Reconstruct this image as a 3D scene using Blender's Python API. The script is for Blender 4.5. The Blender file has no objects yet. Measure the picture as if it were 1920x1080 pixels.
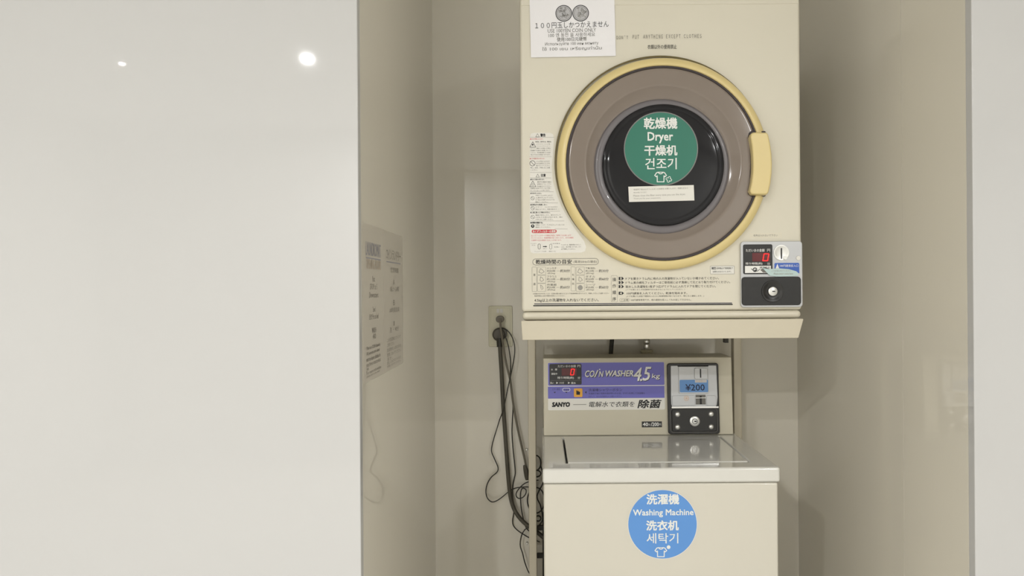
import bpy, bmesh, math, random
from mathutils import Vector, Matrix

random.seed(7)
scene = bpy.context.scene
COL = scene.collection

# ------------------------------------------------------------------ camera
F, CX, CY, ROLL = 1352.0, 1016.0, 540.0, 0.0072      # focal length and principal point in photo pixels
CAMZ = 1.25
cam_data = bpy.data.cameras.new('camera')
cam_data.sensor_width = 36.0
cam_data.lens = F / 1920.0 * 36.0
cam_data.shift_x = (960.0 - CX) / 1920.0
cam_data.shift_y = (CY - 540.0) / 1920.0
cam_data.clip_start = 0.02
cam = bpy.data.objects.new('camera', cam_data)
COL.objects.link(cam)
cam.matrix_world = Matrix.Translation((0, 0, CAMZ)) @ Matrix.Rotation(ROLL, 4, 'Y') @ Matrix.Rotation(math.pi / 2, 4, 'X')
scene.camera = cam

# ------------------------------------------------------------------ world, lamps, exposure
world = bpy.data.worlds.new('world')
scene.world = world
world.use_nodes = True
world.node_tree.nodes['Background'].inputs[0].default_value = (0.9, 0.92, 1.0, 1)
world.node_tree.nodes['Background'].inputs[1].default_value = 0.2

def ceiling_or_fill_lamp(x, y, power, r=0.05, z=2.39, col=(1.0, 0.995, 0.995), sx=None, sy=None):
    l = bpy.data.lights.new('ceiling_or_fill_lamp', 'AREA')
    if sx:
        l.shape = 'RECTANGLE'; l.size = sx; l.size_y = sy
    else:
        l.shape = 'DISK'; l.size = 2 * r
    l.energy = power; l.color = col
    o = bpy.data.objects.new('ceiling_or_fill_lamp', l)
    o.location = (x, y, z)
    COL.objects.link(o)
    return o

ceiling_or_fill_lamp(-2.10, -1.02, 0.25, 0.010)
ceiling_or_fill_lamp(-1.15, -0.96, 24, sx=0.035, sy=0.02)
ceiling_or_fill_lamp(1.42, -0.98, 12, 0.03)
ceiling_or_fill_lamp(-1.00, -1.95, 44, 0.05)  # added fill lamp, no such fitting seen; brightens room and alcove
ceiling_or_fill_lamp(1.62, -1.95, 24, 0.05)  # second added fill lamp, placed where no reflection shows it

scene.view_settings.view_transform = 'Standard'
scene.view_settings.look = 'None'
scene.view_settings.gamma = 1.0
scene.view_settings.use_curve_mapping = False
scene.view_settings.exposure = 0.0

# ------------------------------------------------------------------ materials
def lin(c):
    c /= 255.0
    return c / 12.92 if c <= 0.04045 else ((c + 0.055) / 1.055) ** 2.4

MATS = {}
def mat(name, rgb, rough=0.5, metal=0.0, spec=0.5, coat=0.0, var=0.03, scale=14.0, bump=0.0, bscale=200.0,
        emit=0.0, transmission=0.0, alpha=1.0, rvar=0.0):
    m = bpy.data.materials.new(name)
    m.use_nodes = True
    nt = m.node_tree; b = nt.nodes['Principled BSDF']
    c = [lin(v) for v in rgb]
    tc = nt.nodes.new('ShaderNodeTexCoord')
    nz = nt.nodes.new('ShaderNodeTexNoise'); nz.inputs['Scale'].default_value = scale
    nz.inputs['Detail'].default_value = 4.0
    nt.links.new(tc.outputs['Object'], nz.inputs['Vector'])
    mix = nt.nodes.new('ShaderNodeMix'); mix.data_type = 'RGBA'
    mix.inputs[6].default_value = [max(0, v * (1 - var)) for v in c] + [1]
    mix.inputs[7].default_value = [min(1, v * (1 + var)) for v in c] + [1]
    nt.links.new(nz.outputs['Fac'], mix.inputs[0])
    nt.links.new(mix.outputs[2], b.inputs['Base Color'])
    b.inputs['Roughness'].default_value = rough
    b.inputs['Metallic'].default_value = metal
    b.inputs['Specular IOR Level'].default_value = spec
    b.inputs['Coat Weight'].default_value = coat
    b.inputs['Coat Roughness'].default_value = 0.04
    b.inputs['Transmission Weight'].default_value = transmission
    b.inputs['Alpha'].default_value = alpha
    if emit:
        b.inputs['Emission Color'].default_value = c + [1]
        b.inputs['Emission Strength'].default_value = emit
    if rvar:
        mr = nt.nodes.new('ShaderNodeMapRange')
        mr.inputs[3].default_value = rough - rvar; mr.inputs[4].default_value = rough + rvar
        nt.links.new(nz.outputs['Fac'], mr.inputs[0])
        nt.links.new(mr.outputs[0], b.inputs['Roughness'])
    if bump:
        n2 = nt.nodes.new('ShaderNodeTexNoise'); n2.inputs['Scale'].default_value = bscale
        nt.links.new(tc.outputs['Object'], n2.inputs['Vector'])
        bp = nt.nodes.new('ShaderNodeBump'); bp.inputs['Strength'].default_value = bump
        bp.inputs['Distance'].default_value = 0.002
        nt.links.new(n2.outputs['Fac'], bp.inputs['Height'])
        nt.links.new(bp.outputs['Normal'], b.inputs['Normal'])
    MATS[name] = m
    return m

mat('white_panel', (200, 200, 199), 0.03, spec=0.45, var=0.015, scale=2.0, rvar=0.01)  # front panels darkened in colour to balance the stronger light on them
mat('alcove_panel_lightened', (232, 227, 213), 0.025, spec=0.5, var=0.02, scale=2.5, rvar=0.008)  # same paint as the front panels, colour lightened to offset alcove shade
mat('ceiling_paint', (245, 244, 241), 0.8)
mat('corridor_paint', (240, 239, 235), 0.6, var=0.01)
mat('floor_vinyl', (224, 220, 211), 0.35, scale=6, var=0.06)
mat('cream_enamel', (218, 213, 196), 0.45, coat=0.0, var=0.012, scale=5)
mat('cream_trim', (220, 214, 195), 0.35, coat=0.2, var=0.012)
mat('stand_steel', (205, 197, 176), 0.42, var=0.02, coat=0.1)
mat('washer_enamel', (212, 208, 195), 0.3, coat=0.25, var=0.01, scale=5)
mat('washer_cover', (217, 216, 209), 0.13, coat=0.6, var=0.01)
mat('console_plastic', (201, 195, 175), 0.38, var=0.015)
mat('yellowed_plastic', (222, 203, 144), 0.36, var=0.03, scale=8, coat=0.1)
mat('olive_band', (104, 92, 52), 0.6, var=0.05)
mat('dark_gasket', (52, 44, 46), 0.5)
mat('smoked_plastic', (134, 123, 113), 0.12, spec=0.4, coat=0.0, var=0.03, scale=10)
mat('grey_ring', (108, 104, 106), 0.3, coat=0.1)
mat('drum_glass', (36, 36, 38), 0.06, spec=0.2, coat=0.0, var=0.1)
mat('black_plastic', (30, 30, 30), 0.42, var=0.06)
mat('black_frame', (24, 23, 21), 0.3, var=0.06)
mat('black_ink', (28, 28, 30), 0.6)
mat('navy_ink', (26, 28, 58), 0.6)
mat('grey_ink', (112, 110, 104), 0.6)
mat('poster_grey', (166, 161, 151), 0.6)
mat('poster_pale', (180, 175, 165), 0.6)
mat('poster_blue', (172, 171, 180), 0.6)
mat('poster_orange', (213, 200, 183), 0.6)
mat('soft_ink', (150, 148, 140), 0.6)
mat('red_ink', (206, 62, 70), 0.6)
mat('pink_ink', (222, 132, 136), 0.6)
mat('blue_ink', (150, 148, 162), 0.6)
mat('orange_ink', (212, 184, 160), 0.6)
mat('violet_ink', (58, 54, 96), 0.6)
mat('white_ink', (236, 236, 232), 0.5)
mat('paper', (240, 239, 241), 0.65, var=0.01)
mat('poster_paper', (214, 208, 196), 0.3, var=0.01)
mat('label_white', (228, 226, 218), 0.45, var=0.01)
mat('sticker_green', (38, 116, 96), 0.4, var=0.03)
mat('sticker_blue', (94, 150, 218), 0.4, var=0.03)
mat('sticker_rim', (128, 126, 124), 0.5)
mat('panel_purple', (106, 104, 188), 0.35, var=0.03)
mat('plate_silver', (196, 198, 200), 0.42, metal=0.25, var=0.02)
mat('chrome', (215, 215, 212), 0.24, metal=1.0, var=0.02)
mat('satin_metal', (214, 214, 210), 0.32, metal=0.7, var=0.02)
mat('lcd_blue', (96, 146, 206), 0.3, var=0.03)
mat('sign_blue', (58, 98, 186), 0.4)
mat('pale_film', (186, 208, 206), 0.4, var=0.05)
mat('button_amber', (226, 166, 52), 0.4, var=0.04)
mat('led_red', (255, 34, 34), 0.5, emit=1.0)
mat('led_window', (92, 14, 18), 0.25)
mat('outlet_plastic', (222, 218, 192), 0.35, var=0.02)
mat('dark_rubber', (82, 78, 67), 0.5, var=0.06)
mat('grey_rubber', (116, 110, 96), 0.5, var=0.06)
mat('black_rubber', (50, 48, 41), 0.5, var=0.06)
mat('pale_connector', (178, 170, 140), 0.4)
mat('shirt_ink', (232, 234, 230), 0.5)
mat('coin_grey', (186, 186, 188), 0.6, var=0.35, scale=900.0)

# ------------------------------------------------------------------ helpers
def ray(px, py):
    dx, dz = (px - CX) / F, (CY - py) / F
    return Vector((dx * math.cos(ROLL) + dz * math.sin(ROLL), 1.0, -dx * math.sin(ROLL) + dz * math.cos(ROLL)))

EYE = Vector((0, 0, CAMZ))

class Frame:
    """a flat working surface: origin, right, up, outward normal"""
    def __init__(s, o, u=(1, 0, 0), v=(0, 0, 1)):
        s.o = Vector(o); s.u = Vector(u).normalized(); s.v = Vector(v).normalized(); s.n = s.u.cross(s.v).normalized()
        s.k = 1.0
    def px(s, px, py):
        d = ray(px, py)
        t = (s.o - EYE).dot(s.n) / d.dot(s.n)
        w = EYE + d * t - s.o
        return (w.dot(s.u), w.dot(s.v))
    def pt(s, a, b, h=0.0):
        return s.o + s.u * a + s.v * b + s.n * h

def front(y):
    f = Frame((0, y, CAMZ)); f.k = y / F
    return f

def rrect_pts(cx, cy, w, h, r, n=5):
    r = max(1e-6, min(r, w / 2 - 1e-6, h / 2 - 1e-6)); P = []
    for i, (sx, sy) in enumerate(((1, 1), (-1, 1), (-1, -1), (1, -1))):
        for j in range(n + 1):
            a = math.pi / 2 * (i + j / n)
            P.append((cx + sx * (w / 2 - r) + r * math.cos(a), cy + sy * (h / 2 - r) + r * math.sin(a)))
    return P

_txt = {}
def glyphs(body, bold=0.0, shear=0.0):
    key = (body, bold, shear)
    if key in _txt: return _txt[key]
    cu = bpy.data.curves.new('t', 'FONT')
    cu.body = body; cu.size = 1.0; cu.resolution_u = 2; cu.offset = bold; cu.shear = shear
    cu.fill_mode = 'FRONT'; cu.extrude = 0
    ob = bpy.data.objects.new('t', cu); COL.objects.link(ob)
    bpy.context.view_layer.update()
    me = bpy.data.meshes.new_from_object(ob.evaluated_get(bpy.context.evaluated_depsgraph_get()))
    vs = [(v.co.x, v.co.y) for v in me.vertices]; fs = [tuple(p.vertices) for p in me.polygons]
    bpy.data.objects.remove(ob); bpy.data.curves.remove(cu); bpy.data.meshes.remove(me)
    # number the connected pieces so that overlapping contours do not lie in exactly one plane
    par = list(range(len(vs)))
    def find(i):
        while par[i] != i:
            par[i] = par[par[i]]; i = par[i]
        return i
    for f in fs:
        for a in f[1:]: par[find(a)] = find(f[0])
    ids = {}
    vs = [(x, y, ids.setdefault(find(i), len(ids)) % 7) for i, (x, y) in enumerate(vs)]
    _txt[key] = (vs, fs)
    return vs, fs

class MB:
    def __init__(s):
        s.v = []; s.f = []; s.m = []
    def face(s, idx, mi=0):
        s.f.append(idx); s.m.append(mi)
    def add(s, p):
        s.v.append(Vector(p)); return len(s.v) - 1
    def box(s, x0, x1, y0, y1, z0, z1, mi=0):
        i = [s.add((x, y, z)) for x in (x0, x1) for y in (y0, y1) for z in (z0, z1)]
        for q in ((0, 1, 3, 2), (4, 6, 7, 5), (0, 4, 5, 1), (2, 3, 7, 6), (0, 2, 6, 4), (1, 5, 7, 3)):
            s.face([i[k] for k in q], mi)
        return s
    def poly(s, fr, pts, h0, h1, mi=0):
        top = [s.add(fr.pt(a, b, h1)) for a, b in pts]
        s.face(top, mi)
        if h0 != h1:
            bot = [s.add(fr.pt(a, b, h0)) for a, b in pts]
            s.face(bot[::-1], mi); n = len(pts)
            for i in range(n):
                s.face([bot[i], bot[(i + 1) % n], top[(i + 1) % n], top[i]], mi)
        return s
    def pxpoly(s, fr, pts, h0, h1, mi=0):
        return s.poly(fr, [fr.px(*p) for p in pts][::-1], h0, h1, mi)
    def rect(s, fr, x0, y0, x1, y1, h0, h1, mi=0, r=0.0, n=5):
        c = fr.px((x0 + x1) / 2, (y0 + y1) / 2); k = fr.k
        w, h = (x1 - x0) * k, (y1 - y0) * k
        if r > 0: P = rrect_pts(c[0], c[1], w, h, r * k, n)
        else: P = [(c[0] + a * w / 2, c[1] + b * h / 2) for a, b in ((1, 1), (-1, 1), (-1, -1), (1, -1))]
        return s.poly(fr, P, h0, h1, mi)
    def outline(s, fr, x0, y0, x1, y1, t, h, mi=0, r=0.0):
        c = fr.px((x0 + x1) / 2, (y0 + y1) / 2); k = fr.k
        w, hh = (x1 - x0) * k, (y1 - y0) * k
        A = rrect_pts(c[0], c[1], w, hh, max(r, .5) * k); B = rrect_pts(c[0], c[1], w - 2 * t * k, hh - 2 * t * k, max(r - t, .1) * k)
        ia = [s.add(fr.pt(a, b, h)) for a, b in A]; ib = [s.add(fr.pt(a, b, h)) for a, b in B]; n = len(ia)
        for i in range(n): s.face([ia[i], ia[(i + 1) % n], ib[(i + 1) % n], ib[i]], mi)
        return s
    def disc(s, fr, cx, cy, r, h0, h1, mi=0, n=64):
        c = fr.px(cx, cy); r *= fr.k
        return s.poly(fr, [(c[0] + r * math.cos(2 * math.pi * i / n), c[1] + r * math.sin(2 * math.pi * i / n)) for i in range(n)], h0, h1, mi)
    def lathe(s, fr, cx, cy, prof, mi=0, n=128, cap0=False, cap1=False, scale=None):
        c = fr.px(cx, cy); k = fr.k if scale is None else scale
        rows = [[s.add(fr.pt(c[0] + r * k * math.cos(2 * math.pi * i / n), c[1] + r * k * math.sin(2 * math.pi * i / n), h)) for i in range(n)] for r, h in prof]
        for a, b in zip(rows, rows[1:]):
            for i in range(n): s.face([a[i], a[(i + 1) % n], b[(i + 1) % n], b[i]], mi)
        if cap0: s.face(rows[0][::-1], mi)
        if cap1: s.face(rows[-1], mi)
        return s
    def ring(s, fr, cx, cy, r0, r1, h, mi=0, n=48):
        return s.lathe(fr, cx, cy, [(r1, h), (r0, h)], mi, n)
    def stroke(s, fr, pts, w, h, mi=0, closed=False):
        Q = [Vector(fr.px(*p)) for p in pts]; w *= fr.k / 2
        if closed: Q.append(Q[0])
        for a, b in zip(Q, Q[1:]):
            d = (b - a)
            if d.length < 1e-9: continue
            d.normalize(); nn = Vector((-d.y, d.x)) * w; e = d * w * .6
            h += 4e-6
            s.face([s.add(fr.pt(*p, h)) for p in (a - nn - e, b - nn + e, b + nn + e, a + nn - e)], mi)
        return s
    def text(s, fr, body, x0, y0, x1, y1, h, mi=0, bold=0.0, shear=0.0, keep=False, tilt=0.0):
        vs, fs = glyphs(body, 0.0, shear)
        if not vs: return s
        ax, bx = min(v[0] for v in vs), max(v[0] for v in vs); ay, by = min(v[1] for v in vs), max(v[1] for v in vs)
        c = fr.px((x0 + x1) / 2, (y0 + y1) / 2)
        sx = (x1 - x0) * fr.k / max(bx - ax, 1e-6); sy = (y1 - y0) * fr.k / max(by - ay, 1e-6)
        if keep: sx = sy = min(sx, sy)
        mx, my = (ax + bx) / 2, (ay + by) / 2; o = len(s.v)
        ct, st = math.cos(tilt), math.sin(tilt)
        B = bold * 1.6
        offs = [(0, 0)] if not bold else [(-B, -B), (B, -B), (B, B), (-B, B), (0, 0)]
        for q, (ox, oy) in enumerate(offs):
            o = len(s.v)
            for x, y, z in vs:
                a, b = (x - mx + ox) * sx, (y - my + oy) * sy
                s.add(fr.pt(c[0] + a * ct - b * st, c[1] + a * st + b * ct, h + q * 1.5e-5 + z * 2e-6))
            for f in fs: s.face([o + i for i in f], mi)
        return s
    def tube(s, pts, r, mi=0, n=10, sub=6, cap=True):
        P = [Vector(p) for p in pts]; C = []
        for i in range(len(P) - 1):
            p0, p1, p2, p3 = P[max(i - 1, 0)], P[i], P[i + 1], P[min(i + 2, len(P) - 1)]
            for j in range(sub):
                t = j / sub
                C.append(0.5 * ((2 * p1) + (p2 - p0) * t + (2 * p0 - 5 * p1 + 4 * p2 - p3) * t * t + (3 * p1 - p0 - 3 * p2 + p3) * t ** 3))
        C.append(P[-1]); rows = []; nrm = None
        for i, c in enumerate(C):
            d = (C[min(i + 1, len(C) - 1)] - C[max(i - 1, 0)]).normalized()
            if nrm is None: nrm = d.orthogonal().normalized()
            nrm = (nrm - d * nrm.dot(d)).normalized(); bi = d.cross(nrm)
            rr = r(i / (len(C) - 1)) if callable(r) else r
            rows.append([s.add(c + (nrm * math.cos(2 * math.pi * k / n) + bi * math.sin(2 * math.pi * k / n)) * rr) for k in range(n)])
        for a, b in zip(rows, rows[1:]):
            for i in range(n): s.face([a[i], a[(i + 1) % n], b[(i + 1) % n], b[i]], mi)
        if cap: s.face(rows[0][::-1], mi); s.face(rows[-1], mi)
        return s
    def build(s, name, mats, parent=None, bevel=0.0, seg=3, smooth=35, label=None):
        org = Vector((0, 0, 0)); p = parent
        while p is not None:
            org += p.location; p = p.parent
        me = bpy.data.meshes.new(name)
        me.from_pydata([tuple(v - org) for v in s.v], [], s.f)
        for m in (mats if isinstance(mats, (list, tuple)) else [mats]): me.materials.append(MATS[m])
        me.polygons.foreach_set('material_index', s.m)
        bm = bmesh.new(); bm.from_mesh(me)
        bmesh.ops.recalc_face_normals(bm, faces=bm.faces)
        bm.to_mesh(me); bm.free(); me.update()
        ob = bpy.data.objects.new(name, me); COL.objects.link(ob); ob.parent = parent
        if smooth:
            me.polygons.foreach_set('use_smooth', [True] * len(me.polygons))
            me.set_sharp_from_angle(angle=math.radians(smooth))
        if bevel:
            b = ob.modifiers.new('edge', 'BEVEL'); b.width = bevel; b.segments = seg; b.limit_method = 'ANGLE'; b.angle_limit = math.radians(40)
            b.harden_normals = True
        if label: ob['label'] = label
        return ob

def thing(name, loc, label, cat, group=None):
    o = bpy.data.objects.new(name, None); COL.objects.link(o); o.location = loc; o.empty_display_size = .05
    return tag(o, label, cat, group)
def tag(o, label, cat, group=None):
    o['label'] = label; o['category'] = cat
    if group: o['group'] = group
    return o
def struct(mb, name, m, **k):
    o = mb.build(name, m, **k); o['kind'] = 'structure'; return o
def origin(o, p):
    """move a mesh object's origin to p without moving the mesh"""
    p = Vector(p); o.data.transform(Matrix.Translation(-p)); o.location = p; return o

# ------------------------------------------------------------------ the room
YF, YB = 1.30, 2.20                      # front face of the wall panels, back wall of the alcove
XL, XR = -0.3295, 0.778                  # side walls of the alcove
H = 2.40
struct(MB().box(-3.2, 3.2, -2.6, 2.32, -0.1, 0), 'floor', 'floor_vinyl')
struct(MB().box(-3.2, 3.2, -2.6, 2.32, H, H + .1), 'ceiling', 'ceiling_paint')
struct(MB().box(XL - .12, XR + .12, YB, YB + .12, 0, H), 'wall_back', 'alcove_panel_lightened')
struct(MB().box(XL - .12, XL, YF + .02, YB, 0, H), 'wall_alcove_left', 'alcove_panel_lightened')
struct(MB().box(XR, XR + .12, YF + .02, 1.555, 0, H).box(XR + .0015, XR + .12, 1.555, 1.5565, 0, H).box(XR, XR + .12, 1.5565, YB, 0, H), 'wall_alcove_right', 'alcove_panel_lightened', smooth=0)
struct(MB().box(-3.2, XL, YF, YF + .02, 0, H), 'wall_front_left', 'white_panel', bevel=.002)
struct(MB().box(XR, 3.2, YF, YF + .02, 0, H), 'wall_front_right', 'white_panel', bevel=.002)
struct(MB().box(-3.3, -3.2, -2.6, YF, 0, H), 'wall_left', 'corridor_paint')
struct(MB().box(3.2, 3.3, -2.6, YF, 0, H), 'wall_right', 'corridor_paint')
struct(MB().box(-3.2, 3.2, -2.7, -2.6, 0, H), 'wall_opposite', 'corridor_paint')

# ------------------------------------------------------------------ the dryer
YD = 1.62
FD = front(YD)
xl, xr = FD.px(978, 560)[0], FD.px(1504, 560)[0]
zb = CAMZ + FD.px(1240, 598.8)[1]
zs = CAMZ + FD.px(1240, 582.5)[1]
ZT = 1.935
dr = thing('tumble_dryer', ((xl + xr) / 2, 1.84, zb),
           'cream coin-operated tumble dryer with a big round door, on the steel shelf above the washer', 'dryer')
MB().box(xl, xr, YD, 2.06, zs, ZT).build('cabinet', 'cream_enamel', dr, bevel=.007)
MB().box(xl + .001, xr - .001, YD + .001, 2.05, zb, zs - .0008).build('base_trim', 'cream_trim', dr, bevel=.009, seg=4)
FT = front(YD + .004)
MB().box(xl + .0035, xr - .0035, YD - .0012, YD + .05, CAMZ + FD.px(1240, 9)[1], ZT - .012).build('top_trim', 'cream_enamel', dr, bevel=.001)

# door
FR = front(YD); FR.k = (YD - .012) / F
dcx, dcy = 1242, 308
door = MB().lathe(FR, dcx - .8, dcy + .8, [(199, .0005), (199.2, .008), (198, .014), (195.5, .018), (190, .021), (184.5, .0235), (182.6, .0225), (182, .018), (181.6, .006)]).build('door', 'yellowed_plastic', dr, smooth=60)
MB().lathe(FR, dcx - 3.6, dcy - 3.8, [(200.2, .0003), (200.2, .005), (197, .0055)]).build('door_rim_band', 'olive_band', door, smooth=60, label='thin olive band around the door, widest at upper left')  # olive band set off-centre behind the door ring, widest at upper left
MB().lathe(FR, dcx - .3, dcy + .2, [(183, .010), (182.6, .0185), (180.5, .0195), (178.2, .0185), (177.5, .012)]).build('window_gasket', 'dark_gasket', door, smooth=60, label='dark seal around the smoked window')
MB().lathe(FR, dcx - .3, dcy + .2, [(180, .0125), (178.6, .0152), (177.4, .0167), (176, .01735), (174.6, .0176), (173.6, .01764), (172.6, .01764), (149, .0173), (147, .0172), (145, .0168), (143.4, .0156), (129, .0024), (126, .0019), (117, .0018)]).build('window', 'smoked_plastic', door, smooth=60, label='smoked taupe plastic window ring')
MB().lathe(FR, dcx - 2, dcy + 5, [(127.5, .0022), (126, .0062), (122.5, .0074), (117, .0068), (112, .005)]).build('inner_ring', 'grey_ring', door, smooth=60, label='grey ring around the dark glass')
MB().lathe(FR, dcx + .2, dcy + 2.6, [(114.5, .004), (114, .010), (111.5, .0122), (106, .0115), (104.5, .0114), (103, .0122), (101, .0124), (80, .0124), (3, .0124)], cap1=True).build('glass', 'drum_glass', door, smooth=60, label='dark round glass')
FH = front(YD - .036)
hp = [(1409, 249.5), (1413, 247.6), (1437, 247.6), (1441, 250.5), (1444.5, 268), (1447.3, 288), (1448.3, 306), (1447.6, 325), (1445.2, 345), (1441.5, 362), (1437, 365.3),
      (1411, 364.8), (1407, 361.5), (1406.5, 357), (1410, 340), (1411.8, 322), (1412.2, 306), (1411.6, 290), (1410, 272), (1407, 256)]
MB().pxpoly(FH, hp, -.028, 0).build('handle', 'yellowed_plastic', door, bevel=.0045, seg=4, label='pale yellow door pull')
hp2 = [(1404.5, 249), (1409, 244.8), (1436, 245.5), (1436, 368), (1408, 368.2), (1403, 364), (1402.6, 357), (1406, 340), (1407.6, 306), (1406, 272), (1402.8, 258)]
MB().pxpoly(front(YD - .02), hp2, -.0195, 0).build('handle_recess', 'dark_gasket', door, bevel=.002, label='dark surround of the door pull')

def shirt(mb, fr, cx, cy, w, h, mi):
    """a small T-shirt pictogram"""
    S = w / 22.0; T = h / 18.0
    P = [(-4.5, -9), (-7.5, -8), (-11, -3), (-8.2, -.6), (-6.3, -2.2), (-6.3, 9), (6.3, 9), (6.3, -2.2), (8.2, -.6), (11, -3), (7.5, -8), (4.5, -9)]
    mb.stroke(fr, [(cx + x * S, cy + y * T) for x, y in P], 1.7 * S, h_ := mb._h, mi)
    A = [(-4.5, -9), (-2.6, -6.6), (0, -5.8), (2.6, -6.6), (4.5, -9)]
    mb.stroke(fr, [(cx + x * S, cy + y * T) for x, y in A], 1.6 * S, h_ + .00015, mi)
    mb.stroke(fr, [(cx - 4.5 * S, cy - 9 * T), (cx + 4.5 * S, cy - 9 * T)], 1.4 * S, h_ + .0003, mi)

FG = front(YD - .0130)
g = MB(); g._h = .0008
g.disc(FG, 1239.3, 279, 69.6, 0, .0003, 0).disc(FG, 1239.3, 279, 67.8, .0003, .0005, 1)
g.text(FG, '乾燥機', 1207.5, 221, 1269.5, 241.5, .0008, 2, bold=.014)
g.text(FG, 'Dryer', 1214.5, 248, 1261.5, 268.5, .0008, 2, bold=.012)
g.text(FG, '干燥机', 1208.5, 272.5, 1269.5, 291.5, .0008, 2, bold=.014)
g.text(FG, '건조기', 1210, 296.5, 1268.5, 317.5, .0008, 2, bold=.006)
shirt(g, FG, 1238.5, 332, 22, 18, 2)
for k in range(4):
    a = k * math.pi / 2 + .3
    c = (1254 + 3.4 * math.cos(a), 336.5 + 3.4 * math.sin(a))
    g.stroke(FG, [(c[0] + 2.2 * math.cos(t), c[1] + 2.2 * math.sin(t)) for t in [a + math.radians(q) for q in (-130, -80, -30, 20, 70, 120)]], 1.1, .0008, 2)
g.build('round_sticker', ['sticker_rim', 'sticker_green', 'shirt_ink'], door, smooth=0, label='round green sticker reading Dryer')
FN = Frame((0, YD - .0130, CAMZ), (math.cos(.024), 0, math.sin(.024)), (-math.sin(.024), 0, math.cos(.024))); FN.k = FG.k
g = MB().pxpoly(FN, [(1178, 350.2), (1300.6, 347), (1301.8, 376), (1179.4, 378.8)], .0006, .0009, 0)
for t, x0, y0, x1, y1 in (('乾燥終了後は必ずフィルターの清掃を お願いします。清掃を怠ると', 1188, 352.6, 1290, 355.8), ('乾きが悪くなります。', 1188, 359.6, 1213, 362.2),
                          ('Please clean the filter every time you use the dryer.', 1187.5, 364, 1285.5, 368.3), ('Thank you for your cooperation.', 1188, 370.4, 1239, 373.8)):
    g.text(FN, t, x0, y0, x1, y1, .0011, 1)
g.build('paper_label', ['label_white', 'soft_ink'], door, smooth=0, label='small white paper label below the green sticker')

# printed marks on the cabinet front
E = .0006
g = MB()
g.text(FD, 'ＤＯＮ＇Ｔ', 1156, 66.5, 1177.5, 74, .0018, 0).text(FD, 'ＰＵＴ', 1186, 66, 1198, 73.4, .0018, 0)
g.text(FD, 'ＡＮＹＴＨＩＮＧ', 1206, 65.2, 1242.5, 72.8, .0018, 0).text(FD, 'ＥＸＣＥＰＴ', 1249, 65, 1275.5, 72.2, .0018, 0).text(FD, 'ＣＬＯＴＨＥＳ', 1282, 64.5, 1315, 71.8, .0018, 0)
g.text(FD, '衣類以外の使用禁止', 1214, 84, 1268.5, 92.3, .0018, 1)
g.build('printed_heading', ['grey_ink', 'black_ink'], dr, smooth=0)

g = MB()
wl = [(993.5, 257), (996, 250.5), (1001, 249), (1031, 249), (1037, 251.5), (1038.5, 258), (1037, 290), (1034.5, 312), (1036.5, 340), (1043, 362), (1052, 386), (1064, 407), (1080, 432), (1095, 452), (1099, 463),
      (1097, 471), (1090, 473.5), (1000, 475), (995, 473), (993.5, 466)]
g.pxpoly(FD, wl, 0, .0003, 0)
def L(t, x0, y0, x1, y1, mi=2, bold=0.0): g.text(FD, t, x0, y0, x1, y1, E, mi, bold)
def tri(cx, cy, r, w, mi=1): g.stroke(FD, [(cx, cy - r), (cx + r * .98, cy + r * .8), (cx - r * .98, cy + r * .8)], w, E, mi, closed=True)
def ban(cx, cy, r, w=.6):
    g.ring(FD, cx, cy, r - w, r, E, 1); g.stroke(FD, [(cx - r * .68, cy - r * .68), (cx + r * .68, cy + r * .68)], w, E, 1)
def rule(y, x0, x1): g.stroke(FD, [(x0, y), (x1, y)], .45, E, 5)
tri(1007.8, 254, 3.4, .5); L('警告', 1013.3, 250.6, 1022.7, 256.3, 1, .02)
rule(257.4, 993, 1039)
L('●火災の原因になります。', 994, 259.2, 1018.5, 262.2, 3)
tri(999, 271.5, 5.6, .8); g.disc(FD, 998.8, 271.5, 1.6, E, E, 1)
L('食用油、動物系油、機械油、', 1003.5, 264.5, 1034, 267.2, 1); L('ドライクリーニング油、', 1006, 269, 1032, 271.4); L('ベンジンやシンナー、', 1006, 273, 1032, 275.2)
for i, t in enumerate(('ガソリン、樹脂などの付着した衣類は', '洗濯後でも絶対に乾燥しないで', 'ください。油の酸化熱による自然', '発火や引火の原因になります。')):
    L(t, 995, 276.9 + 4 * i, 1032, 279.5 + 4 * i)
rule(294, 993, 1034)
L('●けがや感電の恐れがあります。', 993.5, 296, 1021.5, 298.8, 3)
ban(998.4, 306.3, 5.3, .8)
for i, t in enumerate(('ドラムが完全に止まるまで', '中の洗濯物などに手を', '触れないでください。')): L(t, 1005, 301.2 + 4 * i, 1031, 303.8 + 4 * i)
L('特に、幼児、子供にはご注意', 994.5, 313.3, 1031, 315.8, 1); L('ください。', 994.5, 317.5, 1008, 319.8)
rule(323.3, 994, 1034)
tri(1008.2, 329.5, 3.2, .5); L('注意', 1014, 326, 1023, 331.3, 1, .02); rule(333.5, 994, 1033)
L('●やけどの恐れがあります。', 994.5, 335, 1020.5, 338, 1, .01)
tri(999, 345.3, 6, .7); tri(999, 346, 2.2, .4)
for i, t in enumerate(('運転中及び運転終了直後は', '金属部分(ドラム・ドア)に', '手を触れないでください。')): L(t, 1007, 339.8 + 4.1 * i, 1033.5, 342.6 + 4.1 * i)
L('洗濯物の金具やボタンなどが熱く', 994.5, 351.7, 1033, 354.3); L('なっていることがあります。', 994.5, 355.8, 1031, 358.3)
rule(359.6, 994, 1038)
L('●子供を中に入れない。', 994.5, 361.2, 1015.5, 364, 1, .01); ban(998.8, 371.7, 3.4, .5)
for i, t in enumerate(('子供をドラムの中に入れたり', '上に乗せたりしないでください。', '中で遊ぶと危険ですからドアを', '閉めてください。')): L(t, 1004, 365.2 + 4.1 * i, 1036 + 1.8 * i - (14 if i == 3 else 0), 367.8 + 4.1 * i)
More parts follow.
